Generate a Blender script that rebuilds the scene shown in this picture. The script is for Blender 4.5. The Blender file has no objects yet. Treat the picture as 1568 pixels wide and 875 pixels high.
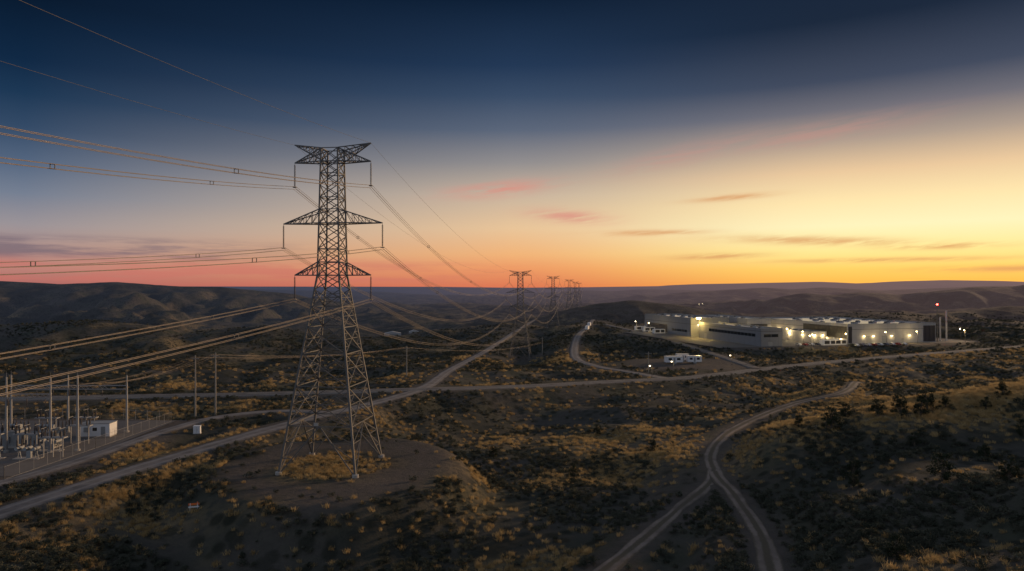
import bpy, math, random, time
import numpy as np
from mathutils import Vector, Matrix
rng=np.random.default_rng(7); random.seed(7)
T0=time.time()
scene=bpy.context.scene
COL=scene.collection

# ------------------------------------------------------------------ noise
def _h(ix,iy,s):
    n=(ix*374761393+iy*668265263+s*974711)&0xffffffff
    n=((n^(n>>13))*1274126177)&0xffffffff
    return ((n^(n>>16))&0xffff)/65535.0
def vnoise(x,y,s=0):
    x0=np.floor(x); y0=np.floor(y); fx=x-x0; fy=y-y0
    ix=x0.astype(np.int64)+100000; iy=y0.astype(np.int64)+100000
    fx=fx*fx*(3-2*fx); fy=fy*fy*(3-2*fy)
    a=_h(ix,iy,s); b=_h(ix+1,iy,s); c=_h(ix,iy+1,s); d=_h(ix+1,iy+1,s)
    return (a+(b-a)*fx+(c-a)*fy+(a-b-c+d)*fx*fy)*2-1
def fbm(x,y,o=4,s=0):
    r=0*x; a=1.0; t=0
    for i in range(o):
        r=r+a*vnoise(x*2**i+i*17.3,y*2**i-i*9.1,s+i); t+=a; a*=.5
    return r/t
def sst(v,a,b):
    t=np.clip((v-a)/(b-a),0,1); return t*t*(3-2*t)

# ------------------------------------------------------------------ terrain data (metres, x east, y north)
CP=np.array([
(-60,85,-2.5),(-80,100,-.6),(-45,80,-6),(-30,75,-8),(-60,60,-9),(-20,60,-11),(-12,92,-6.5),(4,100,-5),(0,80,-6),(-8,108,-4.5),
(10,60,-5),(30,50,2),(50,60,6.5),(70,80,9),(100,100,11),(97,130,9.5),(74,125,6.3),(58,128,3.2),(130,150,8.5),
(60,100,6),(45,82,3.5),(46,112,1.2),(120,190,0),(100,165,-1.5),(20,120,-4.5),(20,140,-6),(0,135,-6),(12,190,-8),(30,165,-6),(0,160,-6),
(50,220,-7),(90,250,-8),(150,250,-7),(200,250,-6),(250,300,-9),(200,200,1),(150,300,-9),(120,285,-8.5),(200,330,-9.5),(240,365,-9),(300,380,-9),(60,250,-8),
(-80,150,-.5),(-60,180,-1.5),(-120,150,-1),(20,230,-7),
(-110,125,-1),(-150,180,-2.5),(-100,180,-2.5),(-100,100,-1),(-130,90,-1),(-50,250,-5),(-100,260,-7),(-160,260,-9),(-250,300,-12),
(-100,350,-13),(-200,400,-19),(-300,500,-26),(-60,330,-10),(5,400,-14),(-60,450,-14),(-100,600,-22),(-200,700,-28),
(40,740,-13),(0,600,-13),(60,470,-8),(350,370,-8),(420,420,-7),(400,520,-4),(350,600,-6),(100,700,-8),(200,800,-10),(-500,800,-28),
(-900,800,-22),(0,1200,-20),(300,1200,-18),(800,900,-8),(600,600,-3),(500,380,-5),(-2000,2500,-45),(0,2500,-40),
(2000,2500,-40),(0,6000,-60),(-6000,6000,-60),(6000,6000,-60),(0,12000,-60),(-9000,12000,-60),(9000,12000,-60),
(-150,0,-10),(0,0,-12),(150,0,-5),(0,-150,-10),(-300,100,-4),(-200,30,-6),(250,100,8)],float)

RIDGES=[
([(-1500,1120,47),(-1150,1160,40),(-900,1200,42.5),(-800,1210,37),(-716,1230,41),(-620,1270,33),(-560,1300,32),(-440,1370,18)],.17,20,1.7),
([(-760,700,4),(-560,640,5),(-480,650,-5),(-400,640,0),(-320,670,-13),(-250,690,-8),(-190,720,-18)],.20,16,1.4),
([(-520,440,2),(-420,420,-5),(-330,400,-6),(-270,430,-11),(-230,420,-8),(-150,520,-7),(-70,545,-9)],.22,9,1.0),
([(-210,300,-4),(-150,310,-6),(-100,300,-8)],.22,7,.8),
([(128,905,11),(158,900,14),(205,890,9)],.21,22,.5),
([(500,1480,-12),(568,1500,2),(640,1500,18),(700,1500,14),(769,1500,20),(850,1500,15),(913,1500,21),(1027,1500,32),(1090,1500,27),(1171,1500,42),(1458,1500,53)],.15,35,1.4),
([(330,760,-8),(420,800,2),(520,830,-2),(620,840,8),(760,850,6),(900,840,16)],.14,20,1.1),
([(700,3000,-5),(849,3000,13),(980,3000,10),(1108,3000,29),(1230,3000,22),(1366,3000,30),(1624,3000,17),(2200,3100,38)],.09,70,.9),
([(250,4600,-10),(500,4500,10),(700,4500,4),(900,4500,17),(1300,4500,10)],.06,80,.7),
([(-3500,4200,30),(-2700,4200,16),(-1800,4200,22),(-900,4300,4)],.06,80,.7),
([(-9000,9000,48),(-3400,9000,40),(-1000,9000,36),(0,9000,24),(1000,9000,31),(2200,9000,49),(2500,9000,72),(3100,9000,83),(4000,9000,102),
  (4400,9000,80),(4800,9000,66),(5250,9000,112),(5700,9000,124),(6300,9000,115),(6900,9000,90),(7500,9000,104),(11000,9000,110)],.05,120,.5),
]
# foreground hill on the right: crest line
HILL=[(44,140,-3.5),(52,134,1.2),(60,129,5.4),(74,126,8.5),(86,128,9.6),(98,131,11.6),(128,142,14.0),(150,150,14.5)]
def catmull(pts,step=6.0):
    P=[np.array(p,float) for p in pts]; P=[2*P[0]-P[1]]+P+[2*P[-1]-P[-2]]
    out=[]
    for i in range(1,len(P)-2):
        n=max(2,int(np.linalg.norm((P[i+1]-P[i])[:2])/step))
        for k in range(n):
            t=k/n
            out.append(.5*((2*P[i])+(-P[i-1]+P[i+1])*t+(2*P[i-1]-5*P[i]+4*P[i+1]-P[i+2])*t*t+(-P[i-1]+3*P[i]-3*P[i+1]+P[i+2])*t**3))
    out.append(P[-2]); return np.array(out)
ROADS={
'gravel_road':([(-80,62,-.6),(-71,95,0),(-63,124,0),(-51.5,156,0),(-30,213,-1),(-27.7,308,-6),(-16.6,446,-10),(3.8,667,-12),(30,900,-12)],2.6),
'highway':([(-300,196,-4),(-152,203,-2),(-116,208,-2),(-69.5,211,-1.5),(-29.7,215.7,-1),(3.6,236.5,-3),(36.6,262,-5),(74.8,283,-6),(131,329,-7),(201,371.6,-7),(322,429,-6),(403,460,-5),(560,500,-3)],4.0),
'access_road':([(92.6,686,-6),(107.7,521,-5.6),(111,399,-5.6),(114,318,-6.6)],3.0),
'service_road':([(95,800,-7),(70,640,-7),(51.7,535,-7),(35,382,-7),(40,334,-7),(52,305,-6.5),(63,276,-5.7)],2.8),
'dirt_track':([(18,30,1),(23,50,.6),(28.6,75.4,0),(32,87.7,-.5),(34.5,105.8,-1),(36.5,122.5,-2),(40.5,139,-2.5),(49.5,157.5,-2.5),(62.8,174.5,-2),(79,190,-1),(96,199,.6),(114,226,0)],1.45),
'dirt_path':([(-14,40,-7),(-6,55,-5),(3,70,-3),(10.4,80,-2),(16.8,89.5,-2),(25,102.6,-2),(33.5,116,-2),(37.2,126,-2.1)],1.3),
'substation_driveway':([(-100,92,-.8),(-86,106,-.5),(-80,122,-.5),(-77,150,-.5),(-72,168,-.6),(-60,176,-.6),(-47,172,-.2)],2.0),
}
RC={k:(catmull(v[0]),v[1]) for k,v in ROADS.items()}
A13=math.radians(13.5)
PADS=[ # cx,cy,hx,hy,rot,z,falloff,power
(-31,121,20,22,0,0,9,2),(-112,139,34,25,0,-.5,8,8),(200,502,100,80,A13,-5,12,8),(85,336,26,20,0,-6,14,4),(5.3,430,13,13,0,-14.7,22,2)]
def seg_dist(x,y,a,b):
    dx,dy=b[0]-a[0],b[1]-a[1]; L=dx*dx+dy*dy+1e-9
    t=np.clip(((x-a[0])*dx+(y-a[1])*dy)/L,0,1)
    return np.hypot(x-a[0]-t*dx,y-a[1]-t*dy),a[2]+(b[2]-a[2])*t
def pad_field(x,y,p):
    cx,cy,hx,hy,r,z,f,pw=p
    dx,dy=x-cx,y-cy; c,s=math.cos(r),math.sin(r)
    u=(dx*c+dy*s)/hx; v=(-dx*s+dy*c)/hy
    q=(np.abs(u)**pw+np.abs(v)**pw)**(1/pw)
    return (q-1)*min(hx,hy)
def road_field(x,y,names=None,reach=40):
    dm=np.full(x.shape,1e9); zz=np.zeros(x.shape)
    for k,(P,w) in RC.items():
        if names and k not in names: continue
        for i in range(len(P)-1):
            a,b=P[i],P[i+1]
            m=(x>min(a[0],b[0])-reach-w)&(x<max(a[0],b[0])+reach+w)&(y>min(a[1],b[1])-reach-w)&(y<max(a[1],b[1])+reach+w)
            idx=np.nonzero(m)[0]
            if not len(idx): continue
            d,z=seg_dist(x[idx],y[idx],a,b); d=d-w
            bt=d<dm[idx]; j=idx[bt]; dm[j]=d[bt]; zz[j]=z[bt]
    return dm,zz
def height(x,y):
    x=np.asarray(x,float).ravel(); y=np.asarray(y,float).ravel()
    wx=x+6*fbm(x/45,y/45,2,91); wy=y+6*fbm(x/45,y/45,2,97)
    W=np.zeros(x.shape); Z=np.zeros(x.shape)
    for cx,cy,cz in CP:
        w=1/((wx-cx)**2+(wy-cy)**2+30)**1.9
        W+=w; Z+=w*cz
    z=Z/W
    D=np.hypot(x,y)
    n1=fbm(x/42,y/42,4,3); n2=fbm(x/9,y/9,3,11); n3=fbm(x/170,y/170,4,21); n4=1-2*np.abs(fbm(x/28,y/34,3,29))
    z+=n1*(2.2+1.2*sst(D,120,200))+n2*.4+(n4-.5)*2.6*sst(D,105,170)+n3*sst(D,250,900)*14
    # right hill
    hb=np.full(x.shape,-1e9)
    for i in range(len(HILL)-1):
        d,c=seg_dist(x,y,HILL[i],HILL[i+1]); hb=np.maximum(hb,c-(np.sqrt(d*d+100)-10)*.36)
    z=np.where(hb>z-4,np.logaddexp(z/.8,(hb+n2*.6+n1*.6)/.8)*.8,z)
    for pts,sl,a,g in RIDGES:
        best=np.full(x.shape,-1e9)
        sc=abs(pts[0][1])/1000*90+20
        rg=1-np.abs(fbm(x/sc,y/(sc*1.3),4,41))*2
        gul=np.abs(fbm(x/(sc*.45),y/(sc*1.0),4,57))
        for i in range(len(pts)-1):
            d,c=seg_dist(x,y,pts[i],pts[i+1])
            d=d*(1+.35*(rg-.4)*g)
            best=np.maximum(best,c-(np.sqrt(d*d+a*a)-a)*sl-gul*g*np.minimum(d*sl*.9,sc*.30))
        z=np.where(best>z-6,np.logaddexp(z/2.5,best/2.5)*2.5,z)
    for p in PADS:
        q=pad_field(x,y,p); t=1-sst(q,0,p[6]); z=z*(1-t)+p[5]*t
    dm,zr=road_field(x,y)
    ff=9+22*sst(D,190,300)
    t=1-sst(dm,.8,ff); z=z*(1-t)+zr*t
    return z

# ------------------------------------------------------------------ node helpers
def newmat(name):
    m=bpy.data.materials.new(name); m.use_nodes=True
    nt=m.node_tree; b=nt.nodes['Principled BSDF']; return m,nt,b
def N(nt,t,**k):
    n=nt.nodes.new(t)
    for a,v in k.items(): setattr(n,a,v)
    return n
def noise_n(nt,vec,scale,detail=4,rough=.6):
    n=N(nt,'ShaderNodeTexNoise'); n.inputs['Scale'].default_value=scale; n.inputs['Detail'].default_value=detail; n.inputs['Roughness'].default_value=rough
    if vec is not None: nt.links.new(vec,n.inputs['Vector'])
    return n.outputs['Fac']
def mapr(nt,v,a,b,c=0,d=1,smooth=True):
    n=N(nt,'ShaderNodeMapRange'); n.interpolation_type='SMOOTHSTEP' if smooth else 'LINEAR'
    nt.links.new(v,n.inputs['Value'])
    for i,q in zip(('From Min','From Max','To Min','To Max'),(a,b,c,d)): n.inputs[i].default_value=q
    return n.outputs['Result']
def mixc(nt,f,a,b,blend='MIX'):
    n=N(nt,'ShaderNodeMix',data_type='RGBA',blend_type=blend)
    for s,v in ((0,f),(6,a),(7,b)):
        if isinstance(v,(int,float)): n.inputs[s].default_value=v
        elif isinstance(v,(tuple,list)): n.inputs[s].default_value=tuple(v)+(1,) if len(v)==3 else v
        else: nt.links.new(v,n.inputs[s])
    return n.outputs[2]
def mth(nt,op,a,b=None,c=None):
    n=N(nt,'ShaderNodeMath',operation=op)
    for i,v in enumerate((a,b,c)):
        if v is None: continue
        if isinstance(v,(int,float)): n.inputs[i].default_value=v
        else: nt.links.new(v,n.inputs[i])
    return n.outputs[0]
def bump(nt,b,h,s=.5,d=.1):
    n=N(nt,'ShaderNodeBump'); n.inputs['Strength'].default_value=s; n.inputs['Distance'].default_value=d
    nt.links.new(h,n.inputs['Height']); nt.links.new(n.outputs['Normal'],b.inputs['Normal'])
def simple(name,c,rough=.6,metal=0,var=.25,scale=2.0,bmp=0):
    m,nt,b=newmat(name); tc=N(nt,'ShaderNodeTexCoord')
    f=noise_n(nt,tc.outputs['Object'],scale)
    lo=tuple(v*(1-var) for v in c); hi=tuple(min(1,v*(1+var)) for v in c)
    nt.links.new(mixc(nt,f,lo,hi),b.inputs['Base Color'])
    b.inputs['Roughness'].default_value=rough; b.inputs['Metallic'].default_value=metal
    if bmp: bump(nt,b,f,bmp,.05)
    return m
def emis(name,c,s):
    m,nt,b=newmat(name); b.inputs['Base Color'].default_value=(*c,1)
    b.inputs['Emission Color'].default_value=(*c,1); b.inputs['Emission Strength'].default_value=s
    m.cycles.emission_sampling='NONE'; return m
def add_painted_haze(nt,b):  # aerial haze painted on as emission, growing with distance from the origin
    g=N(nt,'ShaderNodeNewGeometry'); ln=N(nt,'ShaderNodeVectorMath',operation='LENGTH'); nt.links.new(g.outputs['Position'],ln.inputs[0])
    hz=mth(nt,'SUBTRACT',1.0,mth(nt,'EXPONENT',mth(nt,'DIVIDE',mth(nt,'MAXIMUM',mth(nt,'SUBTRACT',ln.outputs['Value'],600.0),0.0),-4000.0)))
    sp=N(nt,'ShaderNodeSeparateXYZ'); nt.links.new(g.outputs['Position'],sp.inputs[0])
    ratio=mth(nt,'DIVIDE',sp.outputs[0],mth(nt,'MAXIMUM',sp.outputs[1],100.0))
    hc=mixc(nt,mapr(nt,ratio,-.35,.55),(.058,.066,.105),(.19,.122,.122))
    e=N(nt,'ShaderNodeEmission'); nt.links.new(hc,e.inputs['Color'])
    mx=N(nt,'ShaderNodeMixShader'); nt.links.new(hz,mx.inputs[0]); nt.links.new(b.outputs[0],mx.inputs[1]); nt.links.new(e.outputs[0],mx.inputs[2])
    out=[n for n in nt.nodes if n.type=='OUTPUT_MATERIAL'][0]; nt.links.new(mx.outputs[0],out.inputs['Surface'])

# ground
mg,nt,b=newmat('rangeland_soil_painted_haze'); mg.cycles.emission_sampling='NONE'
g=N(nt,'ShaderNodeNewGeometry'); pos=g.outputs['Position']
at=N(nt,'ShaderNodeAttribute',attribute_name='dry'); ad=N(nt,'ShaderNodeAttribute',attribute_name='dirt')
nA=noise_n(nt,pos,.06,6); nB=noise_n(nt,pos,.8,6,.7); nC=noise_n(nt,pos,5,4,.7); nD=noise_n(nt,pos,.02,5)
soil=mixc(nt,nB,(.042,.040,.036),(.112,.102,.088))
soil=mixc(nt,mapr(nt,nA,.4,.65),soil,mixc(nt,nC,(.030,.034,.024),(.078,.082,.058)))
soil=mixc(nt,mapr(nt,nD,.42,.62),soil,(.036,.039,.033))
dry=mixc(nt,nC,(.15,.11,.055),(.50,.36,.18))
dmix=mth(nt,'MULTIPLY',at.outputs['Fac'],mapr(nt,nB,.36,.56))
c=mixc(nt,dmix,soil,dry)
vo=N(nt,'ShaderNodeTexVoronoi'); vo.inputs['Scale'].default_value=.33; nt.links.new(pos,vo.inputs['Vector'])
sp_=mth(nt,'MULTIPLY',mapr(nt,vo.outputs['Distance'],.5,.25),mapr(nt,nA,.3,.6,.3,.9))
vo2=N(nt,'ShaderNodeTexVoronoi'); vo2.inputs['Scale'].default_value=.09; nt.links.new(pos,vo2.inputs['Vector'])
sp_=mth(nt,'MAXIMUM',sp_,mth(nt,'MULTIPLY',mapr(nt,vo2.outputs['Distance'],.45,.2),mapr(nt,nD,.45,.6,.0,.8)))
vd=mth(nt,'MULTIPLY',sp_,mth(nt,'SUBTRACT',1.0,ad.outputs['Fac']))
c=mixc(nt,vd,c,(.018,.021,.015))
dirt=mixc(nt,noise_n(nt,pos,.35,6,.7),(.052,.045,.041),(.14,.118,.108))
c=mixc(nt,mth(nt,'MULTIPLY',ad.outputs['Fac'],mapr(nt,nB,.3,.55,.45,1)),c,dirt)
nt.links.new(c,b.inputs['Base Color']); b.inputs['Roughness'].default_value=.95; b.inputs['Specular IOR Level'].default_value=.15
bump(nt,b,mth(nt,'ADD',nB,mth(nt,'MULTIPLY',nC,.3)),.9,.5); add_painted_haze(nt,b)

def roadmat(name,c0,c1,rut=False,paint=False):
    m,nt,b=newmat(name); g=N(nt,'ShaderNodeNewGeometry'); pos=g.outputs['Position']
    u=N(nt,'ShaderNodeAttribute',attribute_name='across').outputs['Fac']
    n=noise_n(nt,pos,1.6,6,.7); n2=noise_n(nt,pos,.25,4)
    c=mixc(nt,n,c0,c1); c=mixc(nt,mapr(nt,n2,.35,.7),c,tuple(v*.7 for v in c0))
    au=mth(nt,'ABSOLUTE',u)
    if rut:
        d=mth(nt,'ABSOLUTE',mth(nt,'SUBTRACT',au,.52))
        r=mapr(nt,mth(nt,'ADD',d,mth(nt,'MULTIPLY',mth(nt,'SUBTRACT',n,.5),.5)),.34,.12)
        c=mixc(nt,r,mixc(nt,n,(.040,.034,.024),(.10,.08,.05)),c)
    else:
        d=mth(nt,'ABSOLUTE',mth(nt,'SUBTRACT',au,.42))
        c=mixc(nt,mapr(nt,d,.2,.05,0,.35),c,tuple(min(1,v*1.35) for v in c1))
    if not paint:
        e=mapr(nt,mth(nt,'ADD',au,mth(nt,'MULTIPLY',mth(nt,'SUBTRACT',n,.5),.7)),.7,1.0)
        c=mixc(nt,e,c,(.06,.05,.04))
    nt.links.new(c,b.inputs['Base Color']); b.inputs['Roughness'].default_value=.85; bump(nt,b,n,.5,.08); return m
M_gravel=roadmat('gravel_surface',(.12,.11,.105),(.21,.195,.187))
M_asph=roadmat('worn_asphalt',(.085,.082,.082),(.13,.126,.124),paint=True)
M_track=roadmat('rutted_dirt',(.15,.12,.10),(.26,.21,.175),rut=True)
M_yard=simple('yard_gravel',(.095,.089,.087),.9,0,.3,.4,.4)
M_lot=simple('concrete_lot',(.10,.095,.09),.8,0,.25,.1)
M_steel=simple('galvanised_steel',(.115,.11,.105),.65,.15,.25,.6)
M_steel2=simple('substation_steel',(.27,.27,.27),.55,.3,.2,.6)
M_cond=simple('aluminium_conductor',(.21,.175,.145),.5,.5,.1)
M_ins=simple('porcelain_insulator',(.05,.038,.034),.4)
M_conc=simple('concrete',(.35,.33,.30),.85,0,.2,3)
M_white=simple('white_painted_metal',(.70,.70,.70),.45,0,.06,1)
M_stack=simple('stack_metal',(.42,.41,.40),.5,.1,.1,1)
M_dark=simple('dark_cladding',(.03,.03,.034),.4,0,.15)
M_glass=simple('window_glass',(.02,.025,.03),.08,0,.1)
M_wood=simple('weathered_wood',(.27,.25,.22),.85,0,.25,4)
M_bark=simple('shrub_bark',(.10,.08,.06),.9,0,.25,4)
M_grey=simple('transformer_paint',(.26,.27,.27),.5,0,.12)
M_tyre=simple('rubber',(.02,.02,.02),.8)
M_orange=simple('orange_plastic',(.75,.16,.03),.5)
M_lamp=emis('warm_lamp_lens',(1,.72,.28),34)
M_lampw=emis('white_lamp_lens',(1,.84,.52),22)
M_lampd=emis('distant_lamp_lens',(1,.78,.45),7)
M_red=emis('red_beacon_lens',(1,.03,.02),40)
M_flood=emis('floodlight_lens',(1,.66,.16),90)
# panel cladding
def panelmat(name,c):
    m,nt,b=newmat(name); tc=N(nt,'ShaderNodeTexCoord'); sp=N(nt,'ShaderNodeSeparateXYZ'); nt.links.new(tc.outputs['Object'],sp.inputs[0])
    s=mth(nt,'ADD',sp.outputs[0],sp.outputs[1]); f=mth(nt,'FRACT',mth(nt,'DIVIDE',s,6.0))
    seam=mapr(nt,f,.0,.03); n=noise_n(nt,tc.outputs['Object'],.4,5)
    hb_=mapr(nt,mth(nt,'ABSOLUTE',mth(nt,'SUBTRACT',sp.outputs[2],9.2)),.12,.2)
    col=mixc(nt,n,tuple(v*.78 for v in c),c); col=mixc(nt,mth(nt,'MULTIPLY',seam,hb_),tuple(v*.35 for v in c),col)
    nt.links.new(col,b.inputs['Base Color']); b.inputs['Roughness'].default_value=.6; return m
M_wall=panelmat('tilt_up_wall_panels',(.38,.375,.37))
M_wallg=panelmat('grey_wall_panels',(.22,.23,.245))
M_roof=simple('white_roof_membrane',(.62,.60,.58),.24,0,.12,.08)

# ------------------------------------------------------------------ mesh builder
class MB:
    def __init__(s): s.v=[]; s.f=[]; s.m=[]
    def add(s,vs,fs,mi=0):
        o=len(s.v); s.v+= [tuple(q) for q in vs]; s.f+=[tuple(i+o for i in f) for f in fs]; s.m+=[mi]*len(fs)
    def beam(s,a,b,w,mi=0,h=None):
        a=Vector(a); b=Vector(b); d=(b-a)
        if d.length<1e-6: return
        d.normalize(); up=Vector((0,0,1)) if abs(d.z)<.95 else Vector((0,1,0))
        x=d.cross(up).normalized()*w/2; y=x.cross(d).normalized()*(h or w)/2
        s.add([a-x-y,a+x-y,a+x+y,a-x+y,b-x-y,b+x-y,b+x+y,b-x+y],[(0,3,2,1),(4,5,6,7),(0,1,5,4),(1,2,6,5),(2,3,7,6),(3,0,4,7)],mi)
    def box(s,x0,y0,z0,x1,y1,z1,mi=0):
        s.add([(x0,y0,z0),(x1,y0,z0),(x1,y1,z0),(x0,y1,z0),(x0,y0,z1),(x1,y0,z1),(x1,y1,z1),(x0,y1,z1)],[(0,3,2,1),(4,5,6,7),(0,1,5,4),(1,2,6,5),(2,3,7,6),(3,0,4,7)],mi)
    def lathe(s,base,prof,n=10,mi=0,ax=None):
        base=Vector(base); vs=[]; fs=[]
        R=Matrix.Identity(3) if ax is None else Vector((0,0,1)).rotation_difference(Vector(ax)).to_matrix()
        for r,z in prof:
            for k in range(n):
                t=2*math.pi*k/n; vs.append(base+R@Vector((r*math.cos(t),r*math.sin(t),z)))
        for i in range(len(prof)-1):
            for k in range(n):
                k2=(k+1)%n; fs.append((i*n+k,i*n+k2,(i+1)*n+k2,(i+1)*n+k))
        fs.append(tuple(reversed(range(n)))); fs.append(tuple((len(prof)-1)*n+k for k in range(n)))
        s.add(vs,fs,mi)
    def cyl(s,a,b,r0,r1=None,n=10,mi=0):
        a=Vector(a);b=Vector(b); s.lathe(a,[(r0,0),(r1 if r1 is not None else r0,(b-a).length)],n,mi,(b-a).normalized())
    def mesh(s,name,mats):
        me=bpy.data.meshes.new(name); me.from_pydata(s.v,[],s.f)
        for m in mats: me.materials.append(m)
        me.polygons.foreach_set('material_index',s.m); me.update(); return me
    def obj(s,name,mats,loc=(0,0,0),rz=0,parent=None):
        o=bpy.data.objects.new(name,s.mesh(name,mats)); COL.objects.link(o); o.location=loc; o.rotation_euler=(0,0,rz)
        if parent: o.parent=parent
        return o
def empty(name,loc,rz=0):
    o=bpy.data.objects.new(name,None); COL.objects.link(o); o.location=loc; o.rotation_euler=(0,0,rz); o.empty_display_size=.5; return o
def hz(x,y): return float(height(np.array([x]),np.array([y]))[0])

# ------------------------------------------------------------------ terrain sheet
NX,NY=900,900
tx=np.linspace(-math.asinh(14000/150),math.asinh(14000/150),NX); xs=150*np.sinh(tx)
ty=np.linspace(math.asinh(-260/130),math.asinh(15000/130),NY); ys=110+130*np.sinh(ty)
X,Y=np.meshgrid(xs,ys); X=X.ravel(); Y=Y.ravel(); Z=height(X,Y)
def gold(x,y):
    n=fbm(x/22,y/22,4,71); n2=fbm(x/60,y/60,3,75); n3=fbm(x/5,y/5,3,79)
    g=sst(n+.5*n2+.15*n3,.26,.55)*.5
    for cx,cy,rx,ry,a in [(-8,121,5,15,1.2),(-31,120.5,10,9,.9),(82,133,36,12,1.6),(58,136,12,9,1.5),(114,144,34,12,1.6),(-62,106,8,9,.7),(-95,187,30,7,.9),(22,170,22,8,.6),(0,172,12,12,.45),(-52,100,8,3,.5),(-40,176,16,6,.5),(95,185,30,14,.6),(-30,99,14,3,.4),(30,146,8,12,.7),(180,260,60,14,.6)]:
        g=np.maximum(g,a*np.exp(-((x-cx)/rx)**2-((y-cy)/ry)**2)*np.clip(1+1.3*n+.8*n3,0,1.3))
    g*=1-.85*np.exp(-((x+30)/40)**2-((y-75)/18)**2)
    g*=1-.95*np.exp(-((x-62)/40)**2-((y-82)/30)**2)
    return np.clip(g,0,1)
G=gold(X,Y)*np.where(Y>1000,.6,1)
q=pad_field(X,Y,PADS[0]); rr=np.hypot(X+31,Y-121)
dirt=.85*(1-sst(q+8*fbm(X/9,Y/9,4,5),-3,3))*sst(rr+5*fbm(X/4,Y/4,3,6),8.0,12)
dirt*=.72+.28*np.exp(-((rr-16+1.5*fbm(X/7,Y/7,2,19))/2.2)**2)
for p,k in ((PADS[1],1),(PADS[3],.8),(PADS[4],.7),(PADS[2],1)): dirt=np.maximum(dirt,k*(1-sst(pad_field(X,Y,p)+3*fbm(X/8,Y/8,3,9),0,6)))
rd,_=road_field(X,Y,reach=12); dirt=np.maximum(dirt,.75*(1-sst(rd+1.8*fbm(X/4,Y/4,3,15),.1,2.6)))
me=bpy.data.meshes.new('terrain'); nv=NX*NY; nf=(NX-1)*(NY-1)
me.vertices.add(nv); me.vertices.foreach_set('co',np.stack([X,Y,Z],1).astype(np.float32).ravel())
I=(np.arange(NY-1)[:,None]*NX+np.arange(NX-1)[None,:]).ravel()
F=np.stack([I,I+1,I+NX+1,I+NX],1).ravel().astype(np.int32)
me.loops.add(nf*4); me.loops.foreach_set('vertex_index',F); me.polygons.add(nf)
me.polygons.foreach_set('loop_start',np.arange(nf,dtype=np.int32)*4); me.polygons.foreach_set('loop_total',np.full(nf,4,np.int32))
me.update(calc_edges=True); me.polygons.foreach_set('use_smooth',np.ones(nf,bool))
for nm,ar in (('dry',G),('dirt',dirt)):
    a=me.attributes.new(nm,'FLOAT','POINT'); a.data.foreach_set('value',ar.astype(np.float32))
me.materials.append(mg); ter=bpy.data.objects.new('terrain',me); COL.objects.link(ter)
print('terrain',time.time()-T0)

# ------------------------------------------------------------------ roads
def ribbon(name,mat,wscale=1.0,wob=.0,crown=.05):
    P,w=RC[name]; P=catmull(ROADS[name][0],1.5); n=len(P); K=9
    t=np.gradient(P[:,:2],axis=0); t/=np.linalg.norm(t,axis=1)[:,None]; nr=np.stack([-t[:,1],t[:,0]],1)
    us=np.linspace(-1,1,K); V=[];U=[]
    D=np.hypot(P[:,0],P[:,1])
    wl=w*(1+wob*fbm(P[:,0]/5,P[:,1]/5,3,31)); wr=w*(1+wob*fbm(P[:,0]/5,P[:,1]/5,3,37))
    for i in range(n):
        for u in us:
            ww=(wl if u<0 else wr)[i]; x=P[i,0]+nr[i,0]*u*ww; y=P[i,1]+nr[i,1]*u*ww
            lift=crown+.0006*D[i]; z=P[i,2]+lift*(1-.5*u*u)
            if abs(u)>.99: z=P[i,2]-.06
            V.append((x,y,z)); U.append(u)
    Fs=[(i*K+k,(i+1)*K+k,(i+1)*K+k+1,i*K+k+1) for i in range(n-1) for k in range(K-1)]
    me=bpy.data.meshes.new(name); me.from_pydata(V,[],Fs)
    a=me.attributes.new('across','FLOAT','POINT'); a.data.foreach_set('value',np.array(U,np.float32))
    for p in me.polygons: p.use_smooth=True
    me.materials.append(mat); me.update(); o=bpy.data.objects.new(name,me); COL.objects.link(o); return o
ribbon('gravel_road',M_gravel,wob=.18); ribbon('highway',M_asph,crown=.12); ribbon('access_road',M_asph,crown=.1)
ribbon('service_road',M_gravel,wob=.05); ribbon('dirt_track',M_track,wob=.4,crown=.07); ribbon('dirt_path',M_track,wob=.4,crown=.09); ribbon('substation_driveway',M_gravel,wob=.1,crown=.08)
# highway painted edge lines
P=catmull(ROADS['highway'][0],3); t=np.gradient(P[:,:2],axis=0); t/=np.linalg.norm(t,axis=1)[:,None]
mb=MB()
for i in range(len(P)-1):
    for off,dash in ((-3.1,0),(3.1,0),(0,1)):
        if dash and i%4>1: continue
        vs=[]
        for j,sg in ((i,-1),(i,1),(i+1,1),(i+1,-1)):
            o=off+sg*.07; u=o/4.0; z=P[j,2]+(.12+.0006*math.hypot(P[j,0],P[j,1]))*(1-.5*u*u)+.012
            vs.append((P[j,0]-t[j,1]*o,P[j,1]+t[j,0]*o,z))
        mb.add(vs,[(0,1,2,3)])
mb.obj('road_marking',[simple('road_paint',(.5,.47,.40),.7)])
# yard + lot sheets
mb=MB(); mb.add([(-145,115,-.44),(-80,115,-.44),(-80,163,-.44),(-145,163,-.44)],[(0,1,2,3)]); mb.obj('substation_yard',[M_yard])
mb=MB(); mb.add([(-96,-74,0),(96,-74,0),(96,76,0),(-96,76,0)],[(0,1,2,3)]); mb.obj('parking_lot',[M_lot],(200,502,-4.94),A13)

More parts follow.
